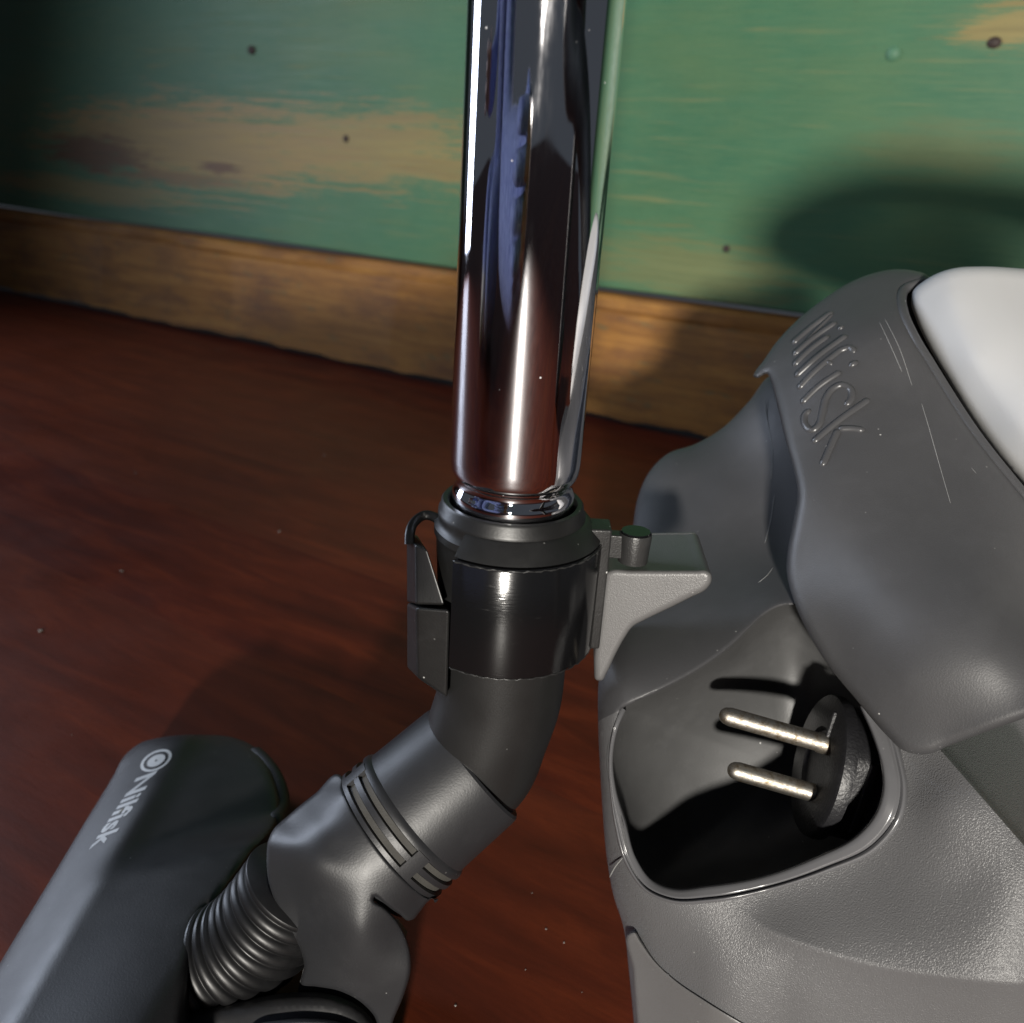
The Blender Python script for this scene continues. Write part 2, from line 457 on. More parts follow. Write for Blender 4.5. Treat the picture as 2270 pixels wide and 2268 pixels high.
def brown_mat():
    M = NT('worn_brown_wood'); mp = M.coords((0.4, 1.0, 9.0)); tc = M.coords()
    grain = M.noise(mp, 13, 6, 0.62, 0.5); fine = M.noise(mp, 60, 5, 0.7)
    c = M.ramp(grain, [(0.25, (0.16, 0.066, 0.016)), (0.5, (0.27, 0.125, 0.030)), (0.75, (0.38, 0.195, 0.050))])
    c = M.mix(M.ramp(M.noise(M.coords((1, 1, 3)), 9, 4, 0.7), [(0.45, 0.0), (0.7, 0.75)]), c, (0.105, 0.045, 0.024))
    c = M.mix(M.ramp(fine, [(0.45, 0.0), (0.8, 0.5)]), c, (0.09, 0.045, 0.018))
    c = M.mix(M.ramp(M.noise(M.coords((1, 1, 4)), 26, 4, 0.7), [(0.6, 0.0), (0.7, 0.5)]), c, (0.07, 0.11, 0.06))
    return M.set(color=c, rough=0.62, normal=M.bump(fine, 0.3, 0.0015), spec=0.25)

# ------------------------------------------------------------------ setting: wall and floor
WA = np.array([-0.925, 1.569]); WB = np.array([0.177, 0.9225])
WT = (WB - WA) / np.linalg.norm(WB - WA); WANG = math.atan2(WT[1], WT[0])
WN = np.array([WT[1], -WT[0]])                      # towards the camera
WO = WB                                             # wall local origin on the floor line
def wall_uv(px, py, off=0.0):
    r = ray(px, py); n3 = np.array([WN[0], WN[1], 0]); o3 = np.array([WO[0], WO[1], 0]) + n3 * off
    t = ((o3 - CAM) @ n3) / (r @ n3); q = CAM + r * t
    return float((q[:2] - WO) @ WT), float(q[2])

def ellpx(x, y, rx, rz, soft, amt):
    u, z = wall_uv(x, y); return (u, z, rx, rz, soft, amt)
WEAR = [ellpx(420, 320, 0.34, 0.062, 0.5, 0.9), ellpx(780, 330, 0.26, 0.05, 0.6, 0.75), ellpx(1520, 600, 0.14, 0.04, 0.9, 0.35), ellpx(2080, 330, 0.08, 0.025, 0.9, 0.2), ellpx(2240, 60, 0.05, 0.02, 0.6, 0.7), ellpx(200, 420, 0.3, 0.02, 0.7, 0.6), ellpx(1240, 560, 0.14, 0.03, 0.8, 0.3)]
KNOT = [ellpx(220, 340, 0.12, 0.028, 0.5, 0.8), ellpx(490, 372, 0.045, 0.008, 0.5, 0.8), ellpx(400, 395, 0.14, 0.010, 0.6, 0.4)]
MAT['green'] = green_mat(); MAT['brown'] = brown_mat()

SKH = 0.138
wall = bpy.data.objects.new('wall', None); COL.objects.link(wall)
wall.location = (WO[0], WO[1], 0); wall.rotation_euler = (0, 0, WANG)
wall['label'] = 'worn green painted plank wall with bare brown skirting board along the floor'; wall['category'] = 'wall'

def prism(name, prof, x0, x1, mat, parent, nx=1, jit=None):
    """extrude a (y, z) profile along local x"""
    xs = np.linspace(x0, x1, nx + 1); V = []; n = len(prof)
    for i, x in enumerate(xs):
        for k, (y, z) in enumerate(prof):
            dy, dz_ = jit(x, k) if jit else (0, 0)
            V.append((x, y + dy, z + dz_))
    F = []
    for i in range(nx):
        for k in range(n):
            k2 = (k + 1) % n
            F.append((i*n + k, i*n + k2, (i+1)*n + k2, (i+1)*n + k))
    F.append(tuple(range(n))); F.append(tuple(nx*n + k for k in range(n))[::-1])
    o = mesh_obj(name, V, F, mat, parent, auto=35); return fix_normals(o)

rnd = random.Random(4)
# green boards (local -y faces the room)
board_o = prism('green_board', [(0.0, SKH + 0.004), (-0.004, SKH + 0.006), (-0.004, 0.62), (0.02, 0.62), (0.02, SKH + 0.004)], -2.6, 1.2, MAT['green'], wall, 40,
      lambda x, k: (0.0008*math.sin(x*7), 0.0012*math.sin(x*9 + 1) if k < 2 else 0))
prism('green_board', [(0.0, 0.6235), (-0.005, 0.626), (-0.005, 1.25), (0.02, 1.25), (0.02, 0.6235)], -2.6, 1.2, MAT['green'], wall)
sk = [(-0.004, 0.006), (-0.016, 0.0085), (-0.016, SKH - 0.020), (-0.0145, SKH - 0.018), (-0.0145, SKH - 0.0165), (-0.016, SKH - 0.014), (-0.0155, SKH - 0.004), (-0.012, SKH), (0.0, SKH + 0.0015), (0.012, SKH), (0.012, 0.006)]
def skj(x, k):
    return (0.0006*math.sin(x*11 + k), (0.0014*math.sin(x*17) + 0.0011*math.sin(x*61 + 2) + 0.0009*math.sin(x*143)) if k < 2 else 0.0006*math.sin(x*13))
prism('skirting_board', sk, -2.6, 1.2, MAT['brown'], wall, 160, skj)
# nail heads and plugged holes
def disc(name, u, z, r, mat, parent, y=-0.0046, squash=1.0):
    r *= 0.72; V = [(u, y - 0.0003, z)]; n = 14
    for k in range(n):
        a = 2*math.pi*k/n; V.append((u + r*math.cos(a), y, z + r*squash*math.sin(a)))
    for k in range(n):
        a = 2*math.pi*k/n; V.append((u + r*1.05*math.cos(a), y + 0.004, z + r*1.05*squash*math.sin(a)))
    F = [(0, 1 + k, 1 + (k+1) % n) for k in range(n)] + [(1 + k, 1 + n + k, 1 + n + (k+1) % n, 1 + (k+1) % n) for k in range(n)]
    return fix_normals(mesh_obj(name, V, F, mat, parent))
MAT['nail'] = plastic('old_nail', (0.035, 0.022, 0.018), 0.7, 0.4, 900, 0.0, 0.3)
MAT['putty'] = plastic('painted_plug', (0.070, 0.17, 0.10), 0.6, 0.3, 900, 0.0, 0.2)
for x, y, r, mt in [(563, 112, .009, 'nail'), (772, 308, .006, 'nail'), (1613, 551, .0050, 'nail'), (2205, 96, .0075, 'nail'), (1982, 120, .0085, 'putty')]:
    u, z = wall_uv(x, y); disc('nail_head', u, z, r, MAT[mt], board_o, squash=0.8 if r > .006 and mt == 'nail' else 1.0)

floor = bpy.data.objects.new('floor', None); COL.objects.link(floor)
floor.location = (WO[0], WO[1], 0); floor.rotation_euler = (0, 0, WANG); floor['kind'] = 'structure'
PW = 0.118
for i in range(44):
    y1 = -0.001 - i*PW; y0 = y1 - PW + 0.00004; dzv = 0.0
    b = 0.00012
    prism('floor_plank', [(y0, 0.0), (y1, 0.0), (y1, -0.02), (y0, -0.02)], -4.5, 4.5, MAT['floor'], floor)
# strip of black grime gap under the skirting
prism('floor_gap', [(-0.0005, -0.003), (0.03, -0.003), (0.03, -0.02), (-0.0005, -0.02)], -2.6, 1.6, MAT['rubber'], floor)

# lint and crumbs on the floor
V = []; F = []
def crumb(x, y, r):
    c = np.array([x, y, r*0.5]); k0 = len(V)
    for a in ((1,0,0),(-1,0,0),(0,1,0),(0,-1,0),(0,0,1),(0,0,-1)): V.append(c + r*np.array(a)*np.array([rnd.uniform(.6,1.6), rnd.uniform(.6,1.6), .45]))
    for f in ((0,2,4),(2,1,4),(1,3,4),(3,0,4),(2,0,5),(1,2,5),(3,1,5),(0,3,5)): F.append(tuple(k0 + q for q in f))
for px, py in [(872,897),(430,900),(482,776),(270,1268),(160,1630),(1180,1980),(1210,2060),(1165,2150),(1290,2200),(1250,2090),(720,1010),(300,1050),(1010,2230),(620,1180),(90,1400)]:
    q = P(px, py, dz(px, py, 0.0)); crumb(q[0], q[1], rnd.uniform(.0004, .0007)*(0.6 if py > 1500 else 2.0))
for _ in range(60):
    a, b = rnd.uniform(-.8, .15), rnd.uniform(.15, 1.2); crumb(a, b, rnd.uniform(.00010, .00030))
dust = mesh_obj('floor_lint', V, F, plastic('pale_lint', (0.30, 0.28, 0.25), 0.9, 0.2, 900, 0.0, 0.3), None)
dust['kind'] = 'stuff'; dust['label'] = 'pale lint specks and crumbs scattered on the dark floor'; dust['category'] = 'lint'

# ------------------------------------------------------------------ vacuum cleaner
base = tuple(P(2000, 2500, 0.27)[:2]) + (0.0,)
vac = thing('vacuum_cleaner', 'grey canister vacuum cleaner standing upright with white lid and open plug compartment', 'vacuum', base)

shell_ctrl = [(1700,845,.345),(1600,965,.350),(1480,1020,.350),(1425,1100,.340),(1410,1200,.322),(1600,1080,.328),(1500,1120,.330),(1500,1300,.293),(1420,1440,.270),(1360,1520,.263),(1335,1700,.266),(1352,1900,.270),(1395,2100,.274),(1415,2268,.279),(1440,2620,.30),
    (1650,1230,.300),(1740,1230,.296),(1745,1050,.318),(1715,920,.335),(1830,1200,.292),(1590,1447,.262),(1650,1392,.266),(1720,1335,.272),
    (1480,2000,.257),(1700,1975,.248),(1920,1900,.240),(2010,1760,.239),(1980,1600,.248),
    (1700,2150,.238),(1650,2300,.246),(1600,2500,.268),(2000,2080,.226),(2150,1950,.222),(2090,1780,.230),(2270,1950,.216),(2270,2268,.212),(2050,2300,.221),(2100,2600,.235),
    (2270,1600,.236),(2500,2000,.222),(2640,2300,.235),(2640,1700,.25),(2500,1300,.275),(2200,1200,.275),(2000,1100,.292),(2300,1000,.30),(2600,1000,.30)]
shell_tps = TPS(shell_ctrl)
RIDGE = catmull([(1560,1965),(1600,1995),(1700,2060),(1800,2100),(1950,2142),(2110,2166),(2270,2180),(2500,2160),(2700,2080)], 6, False)
def shell_depth(x, y):
    x = np.asarray(x, float); y = np.asarray(y, float); sh = x.shape; xf, yf = x.ravel(), y.ravel()
    d = shell_tps(xf, yf)
    dist, sg = polydist(RIDGE, xf, yf, False)
    s = dist * sg
    fade = sstep(1560, 1760, xf)
    d = d + fade * (0.00010 * np.maximum(0, s) * np.exp(-np.maximum(0, s) / 260.0) + 0.00004 * np.maximum(0, -s) * np.exp(-np.maximum(0, -s) / 60.0) * 0)
    # pocket beside the cap
    a = np.array([2086., 1664.]); b = np.array([2290., 1898.]); t = (b - a) / np.linalg.norm(b - a)
    s2 = (xf - a[0]) * t[1] - (yf - a[1]) * t[0]
    d = d + sstep(0, 13, s2) * (0.005 + 0.00022 * np.clip(s2, 0, 160)) * sstep(2060, 2090, xf)
    # soft hump with a ridge on the neck
    return d.reshape(sh)

shell_out = catmull([(1712,832),(1660,890),(1600,950),(1540,985),(1480,1006),(1440,1045),(1415,1100),(1402,1180),(1395,1260),(1372,1330),(1340,1420),(1327,1510),(1326,1600),(1330,1700),(1336,1800),(1345,1900),(1360,1985),(1382,2055),(1394,2150),(1405,2268),(1420,2450),(1440,2660),
    (1800,2690),(2300,2680),(2640,2560),(2720,2200),(2700,1800),(2620,1400),(2450,1150),(2200,1000),(2000,920),(1850,880),(1770,850)], 8)
HOLE = catmull([(1380,1570),(1400,1560),(1470,1528),(1530,1496),(1581,1463),(1625,1428),(1664,1390),(1700,1358),(1735,1342),(1775,1345),(1820,1380),(1870,1440),(1930,1520),(1968,1600),(1985,1680),(1990,1745),(1975,1810),(1930,1868),(1830,1912),(1700,1958),(1575,1985),(1487,1988),(1436,1966),(1402,1910),(1382,1825),(1366,1755),(1357,1704),(1361,1639)], 8)
shell_o = patch('body_shell', shell_out, shell_depth, MAT['body'], vac, r=0.010, rpx=70, thick=0.020, holes=[HOLE], step=13, hole_r=0.0012, hole_rpx=9, ostep=8, split=lambda x, y: (x < 1800) & (y < np.where(x < 1377, 1573 + (1377 - x)*0.5, 1573 - (x - 1377)*0.35)), mat2=MAT['hump_shade'], feat=[([(2070,1646),(2420,2047)], (-12, -8, -4, 0, 4, 8, 13)), (RIDGE, (-9, -3, 3, 9)), ([(1300,1611.5),(1377,1573)], (0,))])  # faces above the compartment get the painted-in shade colour

# the moulded lip round the plug compartment
lip_in = catmull([(1388,1575),(1372,1610),(1363,1645),(1359,1690),(1366,1750),(1388,1822),(1411,1900),(1446,1949),(1487,1967),(1570,1962),(1693,1941),(1811,1897),(1899,1850),(1939,1803),(1956,1745),(1953,1698),(1935,1635),(1905,1565)], 8, False)
lip_out = catmull([(1377,1568),(1362,1606),(1353,1645),(1349,1690),(1352,1750),(1362,1830),(1385,1915),(1430,1978),(1487,2003),(1575,2003),(1700,1979),(1840,1935),(1950,1885),(2004,1815),(2014,1745),(2006,1698),(1992,1640),(1965,1580)], 8, False)
li, lo_ = resample(lip_in, 1e9, False), None
def pair(a, b, n):
    def rs(q):
        s = np.r_[0, np.cumsum(np.linalg.norm(np.diff(q, axis=0), axis=1))]; t = np.linspace(0, s[-1], n)
        return np.stack([np.interp(t, s, q[:, k]) for k in range(2)], 1)
    return rs(a), rs(b)
A_, B_ = pair(lip_in, lip_out, 150)
prof = [(-0.03, .016), (-0.02, .008), (0.0, .0030), (0.05, .0010), (0.14, .0000), (0.30, -.0004), (0.50, -.0010), (0.60, -.0012), (0.66, -.0004), (0.70, -.0006), (0.76, -.0018), (0.83, -.0022), (0.90, -.0019), (0.96, -.0008), (1.0, .0012), (1.03, .004)]
V = []; nprof = len(prof)
fadein = 0.35 + 0.65*sstep(20, 60, np.arange(150.0)) * sstep(150, 132, np.arange(150.0))
for i in range(150):
    for t, o in prof:
        q = A_[i] * (1 - t) + B_[i] * t
        base_d = float(shell_tps(np.array([B_[i][0]]), np.array([B_[i][1]]))[0])
        V.append(P(q[0], q[1], base_d + (o if o > 0 else o * fadein[i]) + 0.004 * max(0, 1 - i / 9) ** 2))
F = [(i*nprof + k, i*nprof + k + 1, (i+1)*nprof + k + 1, (i+1)*nprof + k) for i in range(149) for k in range(nprof - 1)]
fix_normals(mesh_obj('compartment_rim', V, F, MAT['rim'], vac))

# compartment bowl
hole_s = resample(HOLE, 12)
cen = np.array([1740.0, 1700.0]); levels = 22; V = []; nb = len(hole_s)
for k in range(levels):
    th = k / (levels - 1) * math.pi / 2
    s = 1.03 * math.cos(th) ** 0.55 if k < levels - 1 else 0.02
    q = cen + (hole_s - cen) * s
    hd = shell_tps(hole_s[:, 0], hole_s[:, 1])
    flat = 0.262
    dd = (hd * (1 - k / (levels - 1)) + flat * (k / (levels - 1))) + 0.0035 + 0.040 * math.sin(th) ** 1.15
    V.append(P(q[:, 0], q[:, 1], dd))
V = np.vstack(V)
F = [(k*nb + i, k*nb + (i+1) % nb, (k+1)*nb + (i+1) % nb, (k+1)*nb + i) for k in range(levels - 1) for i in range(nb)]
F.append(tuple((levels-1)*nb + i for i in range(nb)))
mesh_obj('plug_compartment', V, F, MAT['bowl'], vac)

# lower side panel with its seam
pan_out = catmull([(1397,2066),(1407,2064),(1418,2080),(1450,2125),(1500,2172),(1560,2213),(1640,2262),(1740,2316),(1900,2380),(1920,2660),(1445,2650),(1426,2450),(1411,2268),(1402,2150)], 8)
patch('side_panel', pan_out, lambda x, y: shell_depth(x, y) - 0.0012, MAT['panel'], vac, r=0.0016, rpx=9, thick=0.006, step=16, ostep=5)

# cap with embossed name
cap_ctrl = [(1680,828,.320),(1765,715,.328),(1880,632,.328),(1985,602,.322),(2050,618,.312),(2010,690,.298),(2090,860,.279),(2155,960,.269),(2270,1105,.256),(2450,1320,.246),
    (1800,800,.301),(1900,720,.302),(1950,850,.284),(1850,950,.279),(1735,950,.292),(1765,1095,.272),(1744,1260,.268),(1781,1387,.259),(1840,1486,.252),(1934,1627,.241),(2000,1655,.2345),(2060,1668,.230),(2093,1655,.228),(2270,1590,.216),(2450,1500,.212),
    (2000,1100,.258),(1950,1300,.244),(2000,1500,.233),(2200,1300,.234),(2200,1450,.222),(2100,1200,.246),(1850,1200,.2585),(2600,1400,.23)]
cap_tps = TPS(cap_ctrl)
cap_out = catmull([(1670,834),(1674,824),(1690,803),(1720,760),(1765,712),(1830,660),(1880,628),(1935,606),(1985,597),(2030,601),(2058,612),(2062,620),(2035,626),(2012,636),(2000,652),(2001,680),(2025,742),(2058,798),(2090,850),(2155,950),(2270,1096),(2400,1250),(2560,1410),(2600,1440),(2560,1475),(2400,1540),(2270,1592),(2180,1625),(2100,1655),(2062,1671),(2025,1671),(1998,1661),(1970,1635),(1934,1595),(1899,1552),(1840,1480),(1790,1400),(1759,1330),(1744,1270),(1748,1210),(1760,1150),(1768,1095),(1759,1040),(1744,987),(1728,920),(1716,870),(1708,842),(1700,828),(1690,832),(1679,838)], 6)
cap_o = patch('cap', cap_out, cap_tps, MAT['cap'], vac, r=0.0030, rpx=20, thick=0.010, step=13, ostep=6)

# raised lip along the lid opening
rim_path = catmull([(2062,622),(2030,630),(2008,642),(2003,660),(2006,685),(2031,745),(2064,800),(2096,852),(2161,952),(2276,1098),(2400,1248)], 8, False)
rim_path = resample(rim_path, 8, False)
pw = P(rim_path[:, 0] - 5, rim_path[:, 1] + 3, cap_tps(rim_path[:, 0], rim_path[:, 1]) + 0.0016)
V, F = frame_sweep(pw, [0.0017]*len(pw), 12); mesh_obj('cap_lip', V, F, MAT['cap'], cap_o)

def stroke(name, pts, depth_fn, rad, lift, mat, parent, nseg=10, n=6, taper=True):
    q = resample(catmull(pts, n, False), 4, False) if len(pts) > 2 else resample(np.array(pts, float), 4, False)
    d = depth_fn(q[:, 0], q[:, 1]) - lift
    w = P(q[:, 0], q[:, 1], d); L = len(w)
    r = [rad * (0.35 if taper and (i == 0 or i == L-1) else 0.8 if taper and (i == 1 or i == L-2) else 1.0) for i in range(L)]
    V, F = frame_sweep(w, r, nseg); return mesh_obj(name, V, F, mat, parent)
def cc(*p): return [(1600 + .3472*x, 560 + .3472*y) for x, y in p]
LET = [('letter_n', [cc((452,588),(580,478),(712,382)), cc((712,392),(585,520),(458,662)), cc((458,660),(590,548),(735,448))]),
       ('letter_i', [cc((458,730),(570,622),(688,534)), cc((742,497),(782,470))]),
       ('letter_l', [cc((470,800),(620,665),(802,532))]),
       ('letter_f', [cc((488,878),(600,760),(720,660),(770,625),(828,614),(848,645)), cc((665,690),(705,720))]),
       ('letter_i', [cc((508,970),(620,860),(762,762)), cc((815,735),(868,694))]),
       ('letter_s', [cc((572,1003),(530,1048),(538,1110),(575,1140),(618,1110),(642,1030),(668,930),(712,872),(775,848),(822,875),(824,940),(788,985))]),
       ('letter_k', [cc((580,1220),(750,1075),(942,938)), cc((740,1130),(830,1128),(915,1140)), cc((745,1130),(700,1230),(640,1370))])]
for nm, strokes in LET:
    VV = []; FF = []
    for q_, s in enumerate(strokes):
        t_ = stroke('t', s, cap_tps, 0.00066 if nm == 'letter_n' and q_ == 1 else 0.00124, -0.00010 if nm == 'letter_n' and q_ == 1 else -0.00050, MAT['letter'], None); k0 = len(VV)
        VV += [tuple(v.co) for v in t_.data.vertices]; FF += [tuple(k0 + q for q in p.vertices) for p in t_.data.polygons]
        bpy.data.objects.remove(t_)
    mesh_obj('embossed_letter', VV, FF, MAT['letter'], cap_o)
# wear scratches
def c3(*p): return [(1380 + .311*x, 800 + .311*y) for x, y in p]
for s in [cc((1275,960),(1320,1110),(1385,1340),(1460,1600)), cc((1005,440),(1080,600),(1150,760)), cc((1040,420),(1130,600),(1215,850)), cc((1590,1370),(1625,1410))]:
    stroke('scratch_mark', s, cap_tps, 0.00010, -0.00002, MAT['scratch'], cap_o, 6)
for s in [c3((1005,260),(1040,460),(1070,640),(1060,850)), c3((1085,950),(1060,1120),(1015,1300)), c3((970,1580),(1030,1530),(1075,1470))]:
    stroke('scratch_mark', s, shell_depth, 0.00016, -0.00005, MAT['scratch'], shell_o, 6)
stroke('scratch_mark', [(1351,1945),(1365,1920),(1380,1902)], shell_depth, 0.0002, 0.0, MAT['scratch'], shell_o, 6)

# white lid
lid_ctrl = [(2022,655,.300),(2030,706,.295),(2103,844,.280),(2169,949,.271),(2270,1073,.260),(2105,650,.288),(2155,800,.2725),(2260,950,.258),(2400,1100,.246),(2200,620,.286),(2300,605,.284),(2270,780,.265),(2450,700,.264),(2500,1000,.238),(2600,1200,.235),(2700,800,.25)]
lid_tps = TPS(lid_ctrl)
LCR = catmull([(2092,560),(2100,630),(2118,710),(2155,800),(2205,880),(2270,962),(2400,1090),(2500,1180)], 6, False)
LC2 = catmull([(2180,560),(2200,630),(2232,690),(2290,790),(2400,900),(2600,1050)], 6, False)
def lid_depth(x, y):
    d = lid_tps(x, y)
    for crease, k in ((LCR, 0.00003), (LC2, 0.000012)):
        dist, sg = polydist(crease, x, y, False); s = dist * sg
        d = d + k * np.maximum(0, s + 6) * 0.9
    return d
lid_out = catmull([(2024,646),(2050,622),(2086,603),(2120,594),(2172,591),(2270,596),(2400,610),(2560,680),(2720,820),(2740,1000),(2680,1200),(2560,1340),(2430,1260),(2270,1075),(2215,1010),(2169,949),(2103,844),(2055,761),(2030,706),(2020,670)], 8)
patch('lid', lid_out, lid_depth, MAT['white'], vac, r=0.0035, rpx=22, thick=0.018, step=13, ostep=6)
# dark well behind the lid
patch('lid_well', catmull([(1990,640),(2080,625),(2250,640),(2500,700),(2650,900),(2600,1300),(2450,1330),(2270,1130),(2140,960),(2040,800)], 6), lambda x, y: lid_tps(x, y) + 0.016, MAT['rubber'], vac, r=0.002, rpx=15, thick=0.01, step=40, ostep=20)

# bracket that takes the wand clip
bp0 = P(1340, 1268, .249); bn = np.array([-math.sin(math.radians(14)), -math.cos(math.radians(14)), 0.10]); bn /= np.linalg.norm(bn)
def br_depth(x, y):
    x = np.asarray(x, float); y = np.asarray(y, float)
    r_ = FW + np.multiply.outer((x - CX) / FPX, AX) + np.multiply.outer((y - CY) / FPX, AY)
    return ((bp0 - CAM) @ bn) / (r_ @ bn)
br_out = catmull([(1338,1285),(1340,1272),(1350,1265),(1400,1264),(1470,1264),(1540,1264),(1568,1265),(1576,1272),(1577,1290),(1568,1304),(1530,1325),(1480,1350),(1430,1374),(1402,1390),(1386,1412),(1365,1450),(1345,1492),(1334,1509),(1322,1508),(1317,1480),(1324,1400)], 6)
patch('clip_bracket', br_out, br_depth, MAT['panel'], vac, r=0.0018, rpx=12, thick=0.028, step=9, ostep=4, back=(0.05, 1.0, -0.02))
# ------------------------------------------------------------------ power plug lying in the compartment
pb = P(1808, 1692, 0.270); pt = P(1585, 1632, 0.2715)
pax = pt - pb; pax /= np.linalg.norm(pax)
plug = thing('power_plug', 'black power plug with two round metal pins inside the vacuum compartment', 'plug', tuple(pb))
upv = P(1808, 1592, 0.2675) - pb; upv -= (upv @ pax) * pax; upv /= np.linalg.norm(upv); sdv = np.cross(pax, upv)
def ring2(r, k=1.0, n=48, fl=0.0):
    th = np.linspace(0, 2*np.pi, n, endpoint=False)
    x = r*np.cos(th); y = r*k*np.sin(th)
    if fl: y = np.clip(y, -fl, fl)
    return x, y
V = []; n = 48
for s, r, fl in [(-.0012, .002, 0), (-.0012, .0105, 0), (0.0, .0115, 0), (0.0, .0205, 0), (-.0007, .0214, 0), (-.0026, .0218, 0), (-.0042, .0216, 0), (-.0046, .0196, .0168), (-.020, .0196, .0168), (-.030, .0185, .0160), (-.040, .0120, .011), (-.046, .0060, 0), (-.060, .0042, 0), (-.062, .001, 0)]:
    x, y = ring2(r, 1.0, n, fl); V.append(pb + pax*s + np.outer(x, upv) + np.outer(y, sdv))
V = np.vstack(V); nr = len(V)//n
F = [(i*n + k, i*n + (k+1) % n, (i+1)*n + (k+1) % n, (i+1)*n + k) for i in range(nr-1) for k in range(n)] + [tuple(range(n)), tuple((nr-1)*n + k for k in range(n))]
plug_o = fix_normals(mesh_obj('plug_body', V, F, MAT['plug'], plug, auto=40))
for sg in (1, -1):
    o0 = P(1818, 1646, 0.2665) if sg == 1 else P(1836, 1767, 0.2690)
    o1 = P(1594, 1582, 0.2675) if sg == 1 else P(1612, 1703, 0.2700)
    a = o1 - o0; L = np.linalg.norm(a); R = .0028
    V, F = lathe(o0 - a/L*.004, a, [(0, R*.2), (0, R*1.12), (.0045, R*1.12), (.005, R), (L - R + .0035, R), (L - R + .004, R*.93)] + [(L + .004 - R + R*.95*math.sin(t), R*.93*math.cos(t)) for t in np.linspace(0.1, 1.5, 7)] + [(L + .004 - R*.02, 0.00001)], 28)
    fix_normals(mesh_obj('pin', V, F, MAT['pin'], plug, auto=40))
# moulded key slot and side rib on the plug
def pbox(name, a0, a1, u0, u1, s0, s1, mat):
    c = [pb + pax*a + upv*u + sdv*s for a, u, s in [(a1,u0,s0),(a1,u1,s0),(a1,u1,s1),(a1,u0,s1),(a0,u0,s0),(a0,u1,s0),(a0,u1,s1),(a0,u0,s1)]]
    return hexa(name, c, mat, plug_o, 0.0005, 2)
pbox('key_rib', -.010, .0010, .0085, .0185, -.0035, -.0022, MAT['plug'])
for k in range(5):
    pbox('grip_rib', -.031 + k*.0050, -.0285 + k*.0050, -.011, .011, -.0178, -.010, MAT['plug'])

# ------------------------------------------------------------------ wand tube
TX, TY = 0.0, 0.2258
tube = thing('wand_tube', 'shiny chrome vacuum wand tube standing upright in a black sleeve', 'tube', (TX, TY, 0.17))
prof = [(0.160, .0150), (0.1775, .0164), (0.1790, .0166), (0.1815, .0166), (0.1830, .0160), (0.1842, .01565), (0.1854, .0158), (0.1866, .0166), (0.1876, .01705), (0.1900, .0174), (0.1930, .0175), (0.60, .0175), (0.60, .016), (0.58, .016)]
def dense(pf, n=5):
    p = resample(catmull(np.array(pf), n, False), .0004, False); return p
low = dense(prof[1:11], 8)
LEAN = np.array([0.004, -0.030, 1.0]); V, F = lathe(np.array([TX, TY, 0.178]) - 0.178*LEAN/np.linalg.norm(LEAN), LEAN, [prof[0]] + [tuple(q) for q in low] + [(0.30, .0175), (0.45, .0175)] + prof[11:], 128)
fix_normals(mesh_obj('tube', V, F, MAT['chrome'], tube, auto=60))

# ------------------------------------------------------------------ printed parking clip round the sleeve
clip = thing('parking_clip', 'glossy black printed ring clip joining the wand sleeve to the vacuum bracket', 'clip', (TX, TY, 0.137))
# open ring: starts beside the latch, runs over the front, right and back
Z0, Z1 = 0.1372, 0.1693
a0, a1 = math.radians(-34), math.radians(200)
pr = [(Z0, .0212), (Z0 - .0000, .0248), (Z0 + .0006, .0255), (Z1 - .0008, .0255), (Z1, .0249), (Z1 + .0002, .0214)]
V, F = lathe((TX, TY, 0), (0, 0, 1), pr + [(Z0, .0212)], 110, a0, a1, ref=(0, -1, 0))
n = 110; m_ = len(pr)
F.append(tuple(k*n for k in range(m_))); F.append(tuple(k*n + n - 1 for k in range(m_))[::-1])
ring_o = fix_normals(mesh_obj('ring', V, F, MAT['printed'], clip, auto=40))
# raw printed edges, top and bottom
for z, r in ((Z0 + .0002, .02535), (Z1 - .0004, .02525)):
    th = np.linspace(a0, a1, 120)
    # same turning sense as lathe(): u = -y, w = axis x u = +x
    path = np.stack([TX + r*np.sin(th), TY - r*np.cos(th), z + 0.00012*np.sin(th*37) + 0.0001*np.sin(th*71)], 1)
    V, F = frame_sweep(path, [0.00020 + 0.00010*math.sin(i*1.7) for i in range(120)], 8); mesh_obj('raw_edge', V, F, MAT['printed_edge'], ring_o)
# web and locating peg
wy = -0.001
c8 = [(.0215, TY - .004 + wy, Z1 + .004), (.0275, TY - .0035 + wy, Z1 + .004), (.0275, TY - .0035 + wy, Z0 - .001), (.0215, TY - .004 + wy, Z0 - .001), (.0215, TY + .004, Z1 + .004), (.0275, TY + .004, Z1 + .004), (.0275, TY + .004, Z0 - .001), (.0215, TY + .004, Z0 - .001)]
hexa('clip_rail', c8, MAT['printed_edge'], clip, 0.0006, 2)
pegc = P(1410, 1178, 0.2465)
c8 = [(.026, pegc[1] - .0022, pegc[2] - .0008), (pegc[0], pegc[1] - .0022, pegc[2] - .0008), (pegc[0], pegc[1] - .0022, pegc[2] - .0078), (.026, pegc[1] - .0022, pegc[2] - .0078),
      (.026, pegc[1] + .0022, pegc[2] - .0008), (pegc[0], pegc[1] + .0022, pegc[2] - .0008), (pegc[0], pegc[1] + .0022, pegc[2] - .0078), (.026, pegc[1] + .0022, pegc[2] - .0078)]
hexa('clip_web', c8, MAT['printed_edge'], clip, 0.0004, 2)
V, F = lathe(pegc, (0, 0, 1), [(-.0090, .0001), (-.0090, .0042), (-.0010, .0046), (-.0003, .0044)], 40)
peg_o = mesh_obj('peg', V, F, MAT['printed_edge'], clip, auto=40)
V, F = lathe(pegc, (0, 0, 1), [(-.0002, .0043), (.0002, .0040), (.0002, .00001)], 40)
